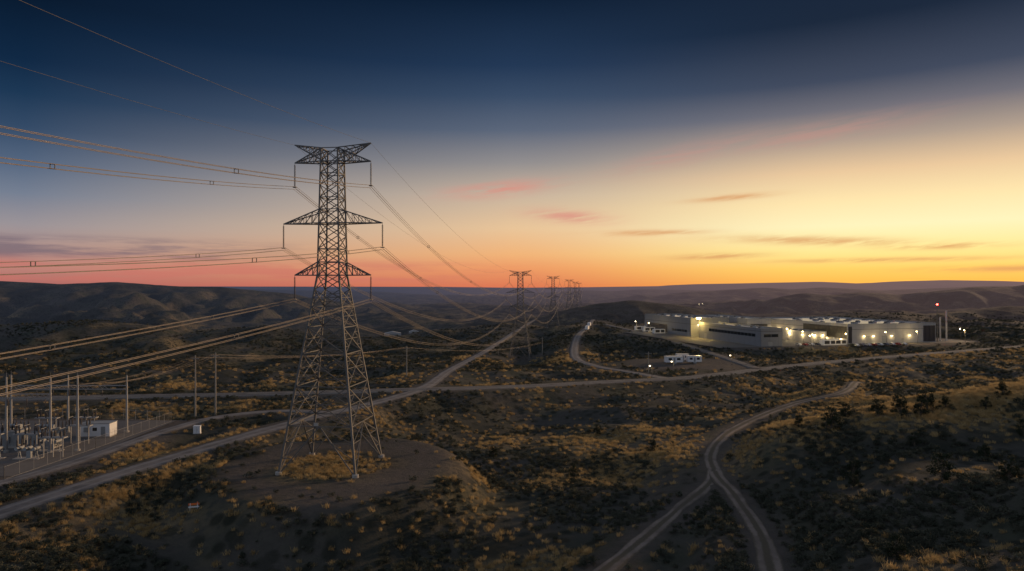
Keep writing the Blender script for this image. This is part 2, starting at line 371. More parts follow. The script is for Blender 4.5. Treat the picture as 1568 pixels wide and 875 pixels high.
# ------------------------------------------------------------------ lattice tower
def lattice_tower_mesh():
    m=MB()
    def hw(z): return 6.7+(1.95-6.7)*z/33.5 if z<33.5 else 1.95+(1.5-1.95)*(z-33.5)/(55.7-33.5)
    S=[(-1,-1),(1,-1),(1,1),(-1,1)]
    def C(k,z): h=hw(z); return Vector((S[k%4][0]*h,S[k%4][1]*h,z))
    lv=[0,8,14.5,20,24.5,28,31,33.5,35.8,38.1,40.4,42.6,45,47.1,49.2,51.3,53.4,55.7]
    for i in range(len(lv)-1):
        a,b=lv[i],lv[i+1]; lw=.32 if a<20 else (.28 if a<33 else .24); bw=.15 if a<28 else .13
        for k in range(4):
            m.beam(C(k,a),C(k,b),lw)
            A,B,D,E=C(k,a),C(k+1,a),C(k+1,b),C(k,b)
            if a<.1:
                mid=(D+E)/2; m.beam(A,mid,.18); m.beam(B,mid,.18)
                for tt in (.33,.66):
                    p=A.lerp(mid,tt); q=A.lerp(E,tt); m.beam(p,q,.1); m.beam(q,A.lerp(mid,tt+.33 if tt<.5 else 1),.1)
                    p=B.lerp(mid,tt); q=B.lerp(D,tt); m.beam(p,q,.1); m.beam(q,B.lerp(mid,tt+.33 if tt<.5 else 1),.1)
            else:
                m.beam(A,D,bw); m.beam(B,E,bw)
                if b-a>2.8:
                    wa=(A-B).length; wb=(D-E).length; tc=wa/(wa+wb); X=A.lerp(D,tc)
                    for P,Q in ((A,E),(B,D)):
                        m.beam(X.lerp(P,.5),P.lerp(Q,tc*.5),.09); m.beam(X.lerp(Q,.5),P.lerp(Q,.5+tc*.5),.09); m.beam(X,P.lerp(Q,tc),.09)
                        m.beam(X.lerp(P,.5),P.lerp(Q,tc),.09); m.beam(X.lerp(Q,.5),P.lerp(Q,tc),.09)
            if i in (0,1,2,3,6,7,10,11,15,16) or i%2==0: m.beam(E,D,.14)
        if b in (8,20,33.5,42.6,53.4): m.beam(C(0,b),C(2,b),.1); m.beam(C(1,b),C(3,b),.1)
    def arm(sg,L,zt,zlo,zhi,n=4,w=.17,zb=None):
        tip=Vector((sg*L,0,zt)); 
        lo=[Vector((sg*hw(zlo),y*hw(zlo),zlo)) for y in (-1,1)]; hi=[Vector((sg*hw(zhi),y*hw(zhi),zhi)) for y in (-1,1)]
        for j in range(2):
            m.beam(lo[j],tip,w); m.beam(hi[j],tip,w)
            for q in range(1,n+1):
                t0=(q-1)/(n+.6); t1=q/(n+.6)
                m.beam(lo[j].lerp(tip,t1),hi[j].lerp(tip,t1),.09); m.beam(hi[j].lerp(tip,t0),lo[j].lerp(tip,t1),.09)
        for q in range(1,n+1):
            t0=(q-1)/(n+.6); t1=q/(n+.6)
            m.beam(lo[0].lerp(tip,t1),lo[1].lerp(tip,t1),.09); m.beam(lo[q%2].lerp(tip,t0),lo[1-q%2].lerp(tip,t1),.09)
            m.beam(hi[0].lerp(tip,t1),hi[1].lerp(tip,t1),.09)
    for sg in (-1,1):
        arm(sg,7.0,53.4,53.4,55.7,4); arm(sg,7.0,56.6,53.6,55.7,4)
        arm(sg,9.1,42.6,42.6,45,5); arm(sg,7.0,33.5,33.5,35.8,4)
    for k in range(4):
        p=C(k,0); m.lathe((p.x,p.y,-1),[(.55,0),(.55,1.45),(.45,1.5)],12,1)
    # insulator strings
    for L,zt in ((7.0,53.4),(9.1,42.6),(7.0,33.5)):
        for sg in (-1,1):
            z0=zt-.15; prof=[]; n=20; Ls=3.7
            for i in range(n):
                z=z0-.25-Ls*i/n; prof+= [(.05,-(z0-z)),(.17,-(z0-z)-.05),(.17,-(z0-z)-.09),(.05,-(z0-z)-.12)]
            m.lathe((sg*L,0,z0),prof,8,2)
            m.cyl((sg*L,0,z0),(sg*L,0,z0-.3),.05,n=6); m.cyl((sg*L,0,z0-3.9),(sg*L,0,zt-4.25),.06,n=6)
            m.box(sg*L-.3,-.25,zt-4.35,sg*L+.3,.25,zt-4.2)
    m.box(-1.0,-5.62,8.0,-.2,-5.58,8.6,1)
    return m.mesh('transmission_tower_lattice',[M_steel,M_conc,M_ins])
TW=[(-68.5,-190,0),(-31.6,120.2,0),(5.3,430,-14.7),(44.6,740,-13.0),(88,1050,-13),(126,1360,-14),(164,1670,-14)]
tm=lattice_tower_mesh(); rots=[]
for i,(x,y,z) in enumerate(TW):
    o=bpy.data.objects.new('transmission_tower',tm); COL.objects.link(o); o.location=(x,y,z)
    r=-math.radians(7.5 if i<2 else 7); o.rotation_euler=(0,0,r); rots.append(r)
# ------------------------------------------------------------------ conductors
def wire_obj(name,spl,r,mat):
    cu=bpy.data.curves.new(name,'CURVE'); cu.dimensions='3D'; cu.bevel_depth=r; cu.bevel_resolution=1; cu.fill_mode='FULL'
    for pts in spl:
        s=cu.splines.new('POLY'); s.points.add(len(pts)-1); s.points.foreach_set('co',np.concatenate([pts,np.ones((len(pts),1))],1).astype(np.float32).ravel())
    cu.materials.append(mat); o=bpy.data.objects.new(name,cu); COL.objects.link(o); return o
def span(a,b,S,n=48):
    t=np.linspace(0,1,n)[:,None]; p=a+(b-a)*t; p[:,2]-=(4*S*t*(1-t))[:,0]; return p
def att(i,l,z):
    x,y,zz=TW[i]; r=rots[i]; return np.array([x+l*math.cos(r),y+l*math.sin(r),zz+z])
near=[];far=[];shield=[];sp=MB()
for i in range(len(TW)-1):
    for L,z,S0 in ((7.0,49.0,10),(9.1,38.2,7.8),(7.0,29.1,6.2)):
        for sg in (-1,1):
            S=S0 if i==0 else 13.0
            a,b=att(i,sg*L,z),att(i+1,sg*L,z)
            for ox,oz in ((-.23,.23),(.23,.23),(-.23,-.23),(.23,-.23)):
                o=np.array([ox,0,oz]); (near if i<2 else far).append(span(a+o,b+o,S))
            if i<2:
                for tt in (.12,.3,.5,.7,.86) if i else (.72,.84,.93):
                    tt+=.015*sg
                    p=a+(b-a)*tt; p[2]-=4*S*tt*(1-tt); p=Vector(p); c4=[p+Vector(q) for q in ((-.23,0,-.23),(.23,0,-.23),(.23,0,.23),(-.23,0,.23))]
                    for k in range(4): sp.beam(c4[k],c4[(k+1)%4],.07)
    for sg in (-1,1): shield.append(span(att(i,sg*7,56.6),att(i+1,sg*7,56.6),8 if i==0 else 9))
PL=empty('power_line',(0,0,0))
for o in (wire_obj('conductor_bundles',near,.028,M_cond),wire_obj('far_conductor_bundles',far,.034,M_cond),wire_obj('shield_wires',shield,.02,M_steel),sp.obj('bundle_spacers',[M_steel])): o.parent=PL

# ------------------------------------------------------------------ utility poles
def pole(x,y,z,h,arm=True,steel=False,rz=0):
    m=MB(); m.lathe((0,0,-1),[(.24,0),(.15,h+1)],10,0)
    if arm:
        m.box(-1.4,-.07,h-.9,1.4,.07,h-.74,0); m.beam((-.8,.05,h-.85),(0,.05,h-1.7),.05,1); m.beam((.8,.05,h-.85),(0,.05,h-1.7),.05,1)
        for q in (-1.25,-.55,1.25): m.lathe((q,0,h-.74),[(.04,0),(.04,.1),(.09,.12),(.06,.2),(.08,.24),(.03,.3)],8,2)
    m.obj('utility_pole',[M_steel if steel else M_wood,M_steel,M_ins],(x,y,z),rz)
PO=[(-81.6,176,-1.3,15.1),(-76.4,176,-1.3,15.8),(-40.7,264,-5,13.6)]
for p in PO: pole(*p,rz=-.5)
mbw=[]
def arm_pts(p,rz=-.5): return [np.array([p[0]+q*math.cos(rz),p[1]+q*math.sin(rz),p[2]+p[3]-.45]) for q in (-1.25,-.55,1.25)]
for A,B in ((PO[0],PO[2]),(PO[1],PO[2])):
    for a,b_ in zip(arm_pts(A),arm_pts(B)): mbw.append(span(a,b_,1.6,20))
for a in arm_pts(PO[2]): mbw.append(span(a,a+np.array([60,170,-12.]),3,20))
SUBP=[(-84.6,133,14.2),(-89,131.7,13.8),(-97.5,131.7,14)]
for (sx,sy,sh),k in zip(SUBP,range(3)):
    for a in arm_pts(PO[k%2]): mbw.append(span(np.array([sx,sy,sh-1.5-.4*k]),a,2.0,20))
    for dz in (2.2,3.4): mbw.append(span(np.array([sx,sy,sh-dz]),np.array([sx-70,sy-12,sh-dz+1]),2.0,20))
wire_obj('distribution_line',mbw,.02,M_cond)
pole(60,300,-7,10,True)
pole(19.3,434,hz(19.3,434),11,True)

# ------------------------------------------------------------------ substation
for sx,sy,sh in SUBP+[(-84.6,150,12),(-97.5,150,12),(-110,131.7,14),(-110,150,12)]:
    m=MB(); m.lathe((0,0,-.3),[(.28,0),(.14,sh+.8)],12,0); m.lathe((0,0,-.02),[(.5,0),(.5,.35),(.3,.4)],12,1); m.lathe((0,0,sh+.4),[(.03,0),(.02,1.2)],6,0)
    m.obj('steel_mast',[M_steel2,M_conc],(sx,sy,-.44))
m=MB()
for y,z in ((131.7,10),(150,9)):
    for dy in (-.4,.4):
        for dz in (0,.8): m.beam((-110,y+dy,z+dz),(-89 if y<140 else -84.6,y+dy,z+dz),.1)
    for i in range(20):
        x=-110+i*1.05; m.beam((x,y-.4,z),(x+1.05,y-.4,z+.8),.06); m.beam((x,y+.4,z+.8),(x+1.05,y+.4,z),.06)
    for i in range(6):
        x=-108+i*3.6; m.lathe((x,y,z-1.5),[(.03,0),(.14,.1),(.05,.25),(.14,.35),(.05,.5),(.14,.6),(.05,.75),(.14,.85),(.03,1.5)],8,1)
m.obj('busbar_gantry',[M_steel2,M_ins])
def bushing(m,x,y,z,h=1.4,tilt=0):
    prof=[(.16,0)]; n=7
    for i in range(n): prof+=[(.09,.1+i*h/n),(.17,.14+i*h/n),(.16,.18+i*h/n)]
    prof+=[(.05,h+.2),(.03,h+.5)]; m.lathe((x,y,z),prof,8,1,Vector((math.sin(tilt),0,math.cos(tilt))))
def transformer(x,y,rz=0):
    m=MB(); m.box(-2.6,-1.6,0,2.6,1.6,.3,2); m.box(-1.9,-1.1,.3,1.9,1.1,3.1); m.box(-2.0,-1.2,3.1,2.0,1.2,3.25)
    for sx in (-1,1):
        for i in range(9): m.box(sx*2.05-.02 if sx>0 else -2.75,-1.0+i*.24,.7,2.75 if sx>0 else -2.03,-.9+i*.24,2.8)
    m.cyl((-1.7,.9,3.9),(1.3,.9,3.9),.42,n=14); m.cyl((-1,.9,3.25),(-1,.9,3.6),.08); m.cyl((.8,.9,3.25),(.8,.9,3.6),.08)
    for i in range(3): bushing(m,-1.2+i*1.1,-.6,3.25,1.5,(i-1)*.2); bushing(m,-.9+i*.9,.2,3.25,.8)
    m.box(-.5,-1.45,.9,.5,-1.1,2.2,0)
    m.obj('power_transformer',[M_grey,M_ins,M_conc],(x,y,-.43),rz)
transformer(-93,136); transformer(-100,136.5); transformer(-107,136)
def breaker(x,y):
    m=MB()
    for i in range(3):
        px=(i-1)*1.6
        for a in (-.35,.35): m.beam((px+a,0,0),(px,0,1.7),.1)
        m.cyl((px,-.9,1.9),(px,.9,1.9),.32,n=12); bushing(m,px,-.6,2.1,1.3); bushing(m,px,.6,2.1,1.3)
    m.box(-2.2,-.1,1.4,2.2,.1,1.6); m.box(.6,-1.3,.4,1.4,-.8,1.6); m.box(-2.4,-.8,-.1,2.4,.8,.08,2)
    m.obj('circuit_breaker',[M_grey,M_ins,M_conc],(x,y,-.43))
for q in ((-90,127),(-97,127),(-104,127.5),(-96,144),(-104,144),(-90,133)): breaker(*q)
def disc(x,y):
    m=MB()
    for px in (-1.8,0,1.8):
        m.beam((px,0,0),(px,0,3.6),.16); bushing(m,px,-.5,3.8,1.0); bushing(m,px,.5,3.8,1.0); m.beam((px,-.8,5.4),(px,.8,5.4),.07)
    m.box(-2.4,-.6,3.6,2.4,.6,3.8); m.obj('disconnect_switch',[M_steel2,M_ins],(x,y,-.43))
for q in ((-88,139),(-100,131),(-106,131),(-100,147),(-92,147.5),(-93,131),(-86,128)): disc(*q)
m=MB(); m.box(-3,-1.5,.25,3,1.5,2.9,0); m.box(-3.1,-1.6,2.9,3.1,1.6,3.02,1); m.box(-3,-1.4,0,3,1.4,.25,2); m.box(1.2,-1.53,.3,2.1,-1.5,2.3,1); m.box(-2.2,-1.8,1.2,-1.3,-1.5,2.2,1); m.box(-.5,-1.53,1.4,.4,-1.5,2.1,3)
m.obj('control_cabin',[M_white,M_grey,M_conc,M_glass],(-88.3,146,-.43),.05)
m=MB(); m.box(-.8,-.6,0,.8,.6,.15,1); m.box(-.7,-.5,.15,.7,.5,1.7,0); m.box(-.75,-.55,1.7,.75,.55,1.78,0); m.box(-.02,-.52,.25,.02,-.5,1.6,1); m.box(.1,-.54,.8,.16,-.5,1.1,1)
m.obj('electrical_cabinet',[M_white,M_conc],(-69.6,151,hz(-69.6,151)),.2)
# fence
mm,nt,b=newmat('chain_link_mesh'); b.inputs['Base Color'].default_value=(.14,.135,.13,1); b.inputs['Metallic'].default_value=.4; b.inputs['Roughness'].default_value=.6
tr=N(nt,'ShaderNodeBsdfTransparent'); mx=N(nt,'ShaderNodeMixShader'); mx.inputs[0].default_value=.10
nt.links.new(tr.outputs[0],mx.inputs[1]); nt.links.new(b.outputs[0],mx.inputs[2]); nt.links.new(mx.outputs[0],nt.nodes['Material Output'].inputs['Surface'])
FP=[(-92,103),(-84,113),(-82.3,135),(-80.8,162),(-100,166),(-146,166)]
m=MB()
for a,b_ in zip(FP[:-1],FP[1:]):
    L=math.dist(a,b_); n=int(L/3); 
    for i in range(n+1):
        t=i/n; x=a[0]+(b_[0]-a[0])*t; y=a[1]+(b_[1]-a[1])*t; z=-.5; m.cyl((x,y,z),(x,y,z+2.5),.045,n=6)
    for zz in (.1,2.2): m.beam((*a,-.5+zz),(*b_,-.5+zz),.03)
    m.add([(*a,-.45),(*b_,-.45),(*b_,1.6),(*a,1.6)],[(0,1,2,3)],1)
m.obj('chain_link_fence',[M_steel2,mm])
# barricade
m=MB(); 
for s in (-.5,.5): m.beam((s,-.3,0),(s,0,1.0),.06,1); m.beam((s,.3,0),(s,0,1.0),.06,1)
m.box(-.75,-.04,.7,.75,.0,.98,0); m.box(-.75,-.14,.35,.75,-.1,.55,1); m.lathe((.5,0,1.0),[(.09,0),(.09,.12),(.02,.18)],10,0)
m.obj('traffic_barricade',[M_orange,M_white],(-47.5,102,hz(-47.5,102)),.3)

# ------------------------------------------------------------------ data centre
WC=(1,.72,.33)
def wall_lamp(par,x,y,z,nx,ny,watt=260,mat=None,col=WC):
    m=MB(); m.box(-.25,-.25,-.12,.25,.25,.12,0); m.box(-.3,-.3,-.32,.3,.3,-.121,1)
    m.obj('wall_lamp',[M_dark,mat or M_lamp],(x+nx*.34,y+ny*.34,z),0,par)
    l=bpy.data.lights.new('lamp_light','POINT'); l.energy=watt; l.color=col; l.shadow_soft_size=.25
    o=bpy.data.objects.new('lamp_light',l); COL.objects.link(o); o.parent=par; o.location=(x+nx*1.2,y+ny*1.2,z-.8)
def building(name,loc,w,l,h,wall,bands=(),doors=(),units=(3,10),lamps=(),darkpan=()):
    e=empty(name,loc,A13)
    m=MB(); t=.35
    m.box(0,0,0,w,t,h); m.box(0,l-t,0,w,l,h); m.box(0,t,0,t,l-t,h); m.box(w-t,t,0,w,l-t,h); m.obj('walls',[wall],parent=e)
    m=MB(); m.box(t,t,h-1.0,w-t,l-t,h-.7); m.obj('roof',[M_roof],parent=e)
    m=MB(); c=.12
    m.box(-c,-c,h,w+c,t+c,h+.15); m.box(-c,l-t-c,h,w+c,l+c,h+.15); m.box(-c,t+c,h,t+c,l-t-c,h+.15); m.box(w-t-c,t+c,h,w+c,l-t-c,h+.15); m.obj('parapet_cap',[M_grey],parent=e)
    m=MB()
    for side,a0,a1,z0,z1 in bands:
        if side=='F': m.box(a0,-.06,z0,a1,-.003,z1)
        else: m.box(-.06,a0,z0,-.003,a1,z1)
        n=int((a1-a0)/4)
        for i in range(1,n):
            q=a0+(a1-a0)*i/n
            if side=='F': m.box(q-.06,-.1,z0,q+.06,-.062,z1,1)
            else: m.box(-.1,q-.06,z0,-.062,q+.06,z1,1)
    if bands: m.obj('windows',[M_glass,M_grey],parent=e)
    m=MB()
    for side,a0,a1,z0,z1 in darkpan:
        if side=='F': m.box(a0,-.12,z0,a1,-.003,z1)
        else: m.box(-.12,a0,z0,-.003,a1,z1)
        n=max(2,int((a1-a0)/3))
        for i in range(n):
            q=a0+(a1-a0)*(i+.5)/n
            if side=='F': m.box(q-.08,-.2,z0,q+.08,-.122,z1,1)
            else: m.box(-.2,q-.08,z0,-.122,q+.08,z1,1)
    if darkpan: m.obj('louvre_panels',[M_dark,M_dark],parent=e)
    m=MB()
    for side,a,dw,dh in doors:
        if side=='F': m.box(a,-.09,0,a+dw,-.003,dh); m.box(a-.15,-.14,dh,a+dw+.15,-.003,dh+.15,1)
        else: m.box(-.09,a,0,-.003,a+dw,dh); m.box(-.14,a-.15,dh,-.003,a+dw+.15,dh+.15,1)
    if doors: m.obj('doors',[M_grey,M_dark],parent=e)
    m=MB(); nx_,ny_=units
    for i in range(nx_):
        for j in range(ny_):
            if random.random()<.35: continue
            cx=w*(i+.5)/nx_+random.uniform(-1,1); cy=l*(j+.5)/ny_+random.uniform(-1,1); a=random.uniform(.8,1.5); bb=random.uniform(1.2,2.2); hh=random.uniform(.8,1.3)
            z=h-.7; m.box(cx-a,cy-bb,z,cx+a,cy+bb,z+hh,0)
            for k in (-.5,.5): m.lathe((cx,cy+k*bb,z+hh),[(.55,0),(.6,.2),(.5,.25)],10,1)
            m.box(cx-a-.03,cy-bb*.8,z+.3,cx-a-.001,cy+bb*.8,z+hh*.8,1)
    m.obj('rooftop_units',[M_grey,M_dark],parent=e)
    for la in lamps:
        side,a,z=la[:3]; wt=la[3] if len(la)>3 else 260
        if side=='F': wall_lamp(e,a,0,z,0,-1,wt)
        elif side=='L': wall_lamp(e,0,a,z,-1,0,wt)
        elif side=='R': wall_lamp(e,w,a,z,1,0,wt)
    return e
zb=-4.93
building('data_center_building',(131,500,zb),31,80,13.6,M_wallg,bands=[('L',6,30,3,4.6)],darkpan=[('L',38,74,1,7)],units=(3,9),lamps=[('F',6,9,350),('F',22,8,200)],doors=[('L',2,3,3.5)])
building('data_center_building',(152.4,418,zb),15,76,11,M_wallg,bands=[('L',6,62,5.6,7.4),('F',2,12,5.6,7.4)],units=(1,9),lamps=[('R',8,6,600),('R',30,6,600),('R',52,6,600)],doors=[('L',65,3.5,4),('F',5,3,3)])
building('data_center_building',(215,437,zb),68,100,12.6,M_wall,units=(5,8),darkpan=[('L',1,44,3.2,11),('F',58,67.5,.5,11),('F',.4,3,.5,11)],
  lamps=[('F',12,5,230),('F',19,5,230),('F',33,5,230),('F',47,5,230),('L',6,2.9,500),('L',20,2.9,500),('L',36,2.9,500),('L',56,6,600),('L',72,6,600)],doors=[('F',14,4,4.5),('F',26,4,4.5),('F',41,1.5,2.5),('L',50,5,5)])
building('data_center_building',(172,500,zb),20,70,13.2,M_wall,units=(2,8),darkpan=[('F',3,17,2,9)],lamps=[('F',2,6,600),('F',18,6,600),('R',10,6,500)])
building('data_center_building',(196,448,zb),12,30,7,M_wall,units=(1,3),lamps=[('F',3,5,500),('F',9,5,500),('L',8,5,500),('L',22,5,500)],doors=[('F',4.5,3,3.2)])
# generators
def genset(x,y):
    m=MB(); m.box(-2,-5,0,2,5,.4,1); m.box(-1.7,-4.6,.4,1.7,4.6,3.5,0); m.box(-1.75,-4,1,-1.7,-1,3,2); m.box(-1.75,0,1,-1.7,3.5,3,2); m.cyl((0,3.4,3.5),(0,3.4,5.0),.25); m.box(-1.2,-4.66,1,1.2,-4.6,3,2)
    m.obj('backup_generator',[M_white,M_conc,M_dark],(x,y,zb),A13+math.pi/2)
for q in ((197,426),(205,428.5)): genset(*q)
for q in ((112,560),(108,575),(115,535)): genset(*q)
# stacks, tank
for dx,h,r in ((290,15.5,.5),(295,20,.55)):
    m=MB(); m.lathe((0,0,0),[(r*1.6,0),(r*1.6,.6),(r,.7),(r,h),(r*1.15,h+.02),(r*1.15,h+.4)],16,0)
    for z in (h*.33,h*.66): m.lathe((0,0,z),[(r+.4,0),(r+.4,.1)],16,1)
    m.beam((r+.3,0,.5),(r+.3,0,h),.12,1); m.obj('exhaust_stack',[M_stack,M_steel],(dx,463+(dx-292)*.25,zb))
m=MB(); m.lathe((0,0,0),[(4,0),(4,7),(3.6,7.6),(.4,8.4)],28,0); m.lathe((0,0,6.8),[(4.08,0),(4.08,.15)],28,1); m.beam((4.1,0,0),(4.1,0,7.6),.15,1); m.obj('storage_tank',[M_stack,M_steel],(288,472,zb))
m=MB(); m.lathe((0,0,0),[(.35,0),(.14,24.3)],10,0); m.lathe((0,0,24.3),[(.1,0),(.5,.15),(.5,.8),(.1,1.05)],10,1)
for z in range(2,24,3): m.lathe((0,0,z),[(.4,0),(.4,.1)],8,0)
o=m.obj('beacon_mast',[M_steel,M_red],(284,456,zb)); l=bpy.data.lights.new('beacon_light','POINT'); l.energy=500; l.color=(1,.05,.03); l.shadow_soft_size=.3
lo=bpy.data.objects.new('beacon_light',l); COL.objects.link(lo); lo.parent=o; lo.location=(0,0,26)
def floodpole(x,y,z,h,watt,mat,name='street_lamp',col=WC,s=.35,light=True):
    m=MB(); m.lathe((0,0,0),[(.14,0),(.08,h)],8,0); m.beam((0,0,h),(-1.0,-.6,h+.1),.09,0); m.box(-1.0-s,-.6-s,h-.02,-1.0+s,-.6+s,h+.2,0); m.lathe((-1.0,-.6,h-.32-s*.4),[(s*.5,0),(s*.9,.1),(s*.9,.3+s*.4)],10,1)
    o=m.obj(name,[M_steel,mat],(x,y,z))
    if light:
        l=bpy.data.lights.new('lamp_light','POINT'); l.energy=watt; l.color=col; l.shadow_soft_size=.3
        q=bpy.data.objects.new('lamp_light',l); COL.objects.link(q); q.parent=o; q.location=(-1.0,-.6,h-1.2)
floodpole(134.5,489,zb,14.6,11000,M_flood,'flood_light',(1,.68,.2),1.7)
for q in ((182,412),(206,420),(188,440),(238,434),(262,441),(300,452),(110,545),(176,402),(190,470)): floodpole(*q,zb,8,1300,M_lamp)
for q in ((118,600),(104,570),(309,470)): floodpole(*q,zb,8,450,M_lampw)
for q in ((412,1500),(425,1520),(380,1420)): floodpole(*q,hz(*q)-.2,8,0,M_lampd,s=.5,light=False)
CP_=[simple('car_paint',c,.3) for c in ((.6,.6,.6),(.1,.1,.12),(.45,.45,.47),(.25,.03,.03))]
def car(x,y,z,rz,c):
    m=MB(); pts=[(-2.2,.35),(-2.2,.85),(-1.9,1.0),(-1.45,1.05),(-.9,1.5),(.75,1.5),(1.35,1.0),(2.1,.85),(2.25,.4)]
    n=len(pts); m.add([(x_,-.88,z_) for x_,z_ in pts]+[(x_,.88,z_) for x_,z_ in pts],[tuple(range(n)),tuple(reversed(range(n,2*n)))]+[(i,i+n,(i+1)%n+n,(i+1)%n) for i in range(n)],0)
    for sy in (-1,1): m.add([(-1.3,sy*.885,1.02),(1.2,sy*.885,1.02),(.7,sy*.885,1.42),(-.85,sy*.885,1.42)],[(0,1,2,3)],1)
    for wx in (-1.4,1.4):
        for sy in (-1,1): m.cyl((wx,sy*.7,.34),(wx,sy*.92,.34),.34,n=12,mi=2)
    m.obj('parked_car',[CP_[c],M_glass,M_tyre],(x,y,z),rz)
for i in range(9): car(212+i*4.3,421+i*1.1,zb,A13+math.pi/2,i%4)
for i in range(5): car(178+i*4.4,424+i*1.1,zb,A13+math.pi/2,(i+2)%4)
for i in range(5): car(114+i*-.9,540+i*5.5,zb,A13,(i*2)%4)
# site trailers
def trailer(x,y,z,rz,L=8.5):
    e=empty('office_trailer',(x,y,z),rz); m=MB(); m.box(-L/2,-1.5,.7,L/2,1.5,3.5); m.obj('body',[M_white],parent=e)
    m=MB(); m.box(-L/2-.1,-1.6,3.5,L/2+.1,1.6,3.65); m.obj('roof',[M_roof],parent=e)
    m=MB(); m.box(-L*.35,-1.54,1.8,-L*.15,-1.503,2.8); m.box(L*.15,-1.54,1.8,L*.35,-1.503,2.8); m.obj('windows',[M_glass],parent=e)
    m=MB(); m.box(-.5,-1.55,.8,.4,-1.503,2.9); m.box(-.8,-2.4,0,.7,-1.56,.7); m.obj('door_and_steps',[M_grey],parent=e)
    m=MB(); 
    for wx in (-.8,.8,-.0):
        for sy in (-1.3,1.3): m.cyl((wx,sy-.12,.4),(wx,sy+.12,.4),.4,n=12)
    m.box(-L/2,-1.3,.45,L/2,1.3,.695); m.obj('chassis',[M_tyre],parent=e)
trailer(79,334,-5.95,.1); trailer(89.5,336,-5.95,.02,7); trailer(86,345,-5.95,.1,6)
for q in ((105,326,-5.9),(71,300,-6),(58,283,-5.9)): floodpole(*q,5,120,M_lampd)
# semi trailers lined at the service road
def semi(x,y,rz):
    m=MB(); m.box(-7,-1.3,1.2,7,1.3,4,0); m.box(-6.5,-1,.9,6.5,1,1.19,1); m.box(7.6,-1.2,.6,9.9,1.2,3.4,0); m.box(9.9,-1.1,.6,10.8,1.1,1.9,0); m.box(9.905,-1,2.0,9.93,1,3.2,2)
    for wx in (-5.6,-4.3,7.7,10.2):
        for sy in (-1.1,1.1): m.cyl((wx,sy-.15,.5),(wx,sy+.15,.5),.5,n=12,mi=1)
    m.obj('semi_truck',[M_white,M_tyre,M_glass],(x,y,hz(x,y)+.35),rz)
semi(66,600,1.38); semi(74,655,1.4)
# distant ranch sheds
def shed(x,y,w,l):
    m=MB(); h=4; m.add([(0,0,0),(w,0,0),(w,0,h),(w/2,0,h+2),(0,0,h),(0,l,0),(w,l,0),(w,l,h),(w/2,l,h+2),(0,l,h)],[(0,1,2,3,4),(9,8,7,6,5),(0,4,9,5),(1,6,7,2),(4,3,8,9),(3,2,7,8)],0)
    m.box(w*.3,-.08,0,w*.7,-.003,3.2,1); m.obj('farm_shed',[M_stack,M_grey],(x,y,hz(x,y)),.2)
shed(-155,830,20,10); shed(-128,850,12,8)
print('built',time.time()-T0)

# ------------------------------------------------------------------ vegetation
def leafmat(name,c0,c1,tr=.25):
    m,nt,b=newmat(name); oi=N(nt,'ShaderNodeObjectInfo')
    c=mixc(nt,oi.outputs['Random'],c0,c1)
    nt.links.new(c,b.inputs['Base Color']); b.inputs['Roughness'].default_value=.8; b.inputs['Specular IOR Level'].default_value=.2
    t=N(nt,'ShaderNodeBsdfTranslucent'); nt.links.new(c,t.inputs['Color']); mx=N(nt,'ShaderNodeMixShader'); mx.inputs[0].default_value=tr
    nt.links.new(b.outputs[0],mx.inputs[1]); nt.links.new(t.outputs[0],mx.inputs[2]); nt.links.new(mx.outputs[0],nt.nodes['Material Output'].inputs['Surface']); return m
M_sage=leafmat('sagebrush_leaves',(.036,.044,.030),(.10,.104,.076))
M_grass=leafmat('dry_grass',(.36,.25,.11),(.58,.43,.21),.45)
M_jun=leafmat('juniper_foliage',(.015,.024,.012),(.028,.037,.019),.12)
def leaves(m,centers,size,mi=0):
    for c in centers:
        n=Vector(rng.normal(size=3)).normalized(); u=n.orthogonal().normalized(); v=n.cross(u); s=size*rng.uniform(.6,1.4); c=Vector(c)
        m.add([c-u*s-v*s*.5,c+u*s-v*s*.4,c+u*s*.7+v*s*.6,c-u*s*.6+v*s*.5],[(0,1,2,3)],mi)
def shrub_mesh(k):
    m=MB(); r=np.random.default_rng(k)
    cl=[(r.uniform(-.28,.28),r.uniform(-.28,.28),r.uniform(.2,.45),r.uniform(.16,.3)) for _ in range(6)]
    pts=[]
    for cx,cy,cz,rr_ in cl:
        d=r.normal(size=(24,3)); d/=np.linalg.norm(d,axis=1)[:,None]; d*=rr_*r.uniform(.6,1.1,(24,1)); d[:,2]*=.85
        pts+= [(cx+a,cy+b_,max(.02,cz+c)) for a,b_,c in d]
    leaves(m,pts,.058)
    for i in range(4): m.beam((0,0,-.1),(cl[i][0],cl[i][1],cl[i][2]),.03,1)
    return m.mesh('sagebrush_plant',[M_sage,M_bark])
def tuft_mesh(k):
    m=MB(); r=np.random.default_rng(k)
    for i in range(46):
        a=r.uniform(0,6.28); R=r.uniform(0,.42); x,y=R*math.cos(a),R*math.sin(a); h=r.uniform(.25,.6); lx,ly=r.normal(size=2)*.13; b_=r.uniform(0,3.14); w=.022
        dx,dy=w*math.cos(b_),w*math.sin(b_)
        m.add([(x-dx,y-dy,-.05),(x+dx,y+dy,-.05),(x+lx*.5+dx*.7,y+ly*.5+dy*.7,h*.6),(x+lx*.5-dx*.7,y+ly*.5-dy*.7,h*.6),(x+lx*1.4,y+ly*1.4,h)],[(0,1,2,3),(3,2,4)])
    return m.mesh('grass_tuft',[M_grass])
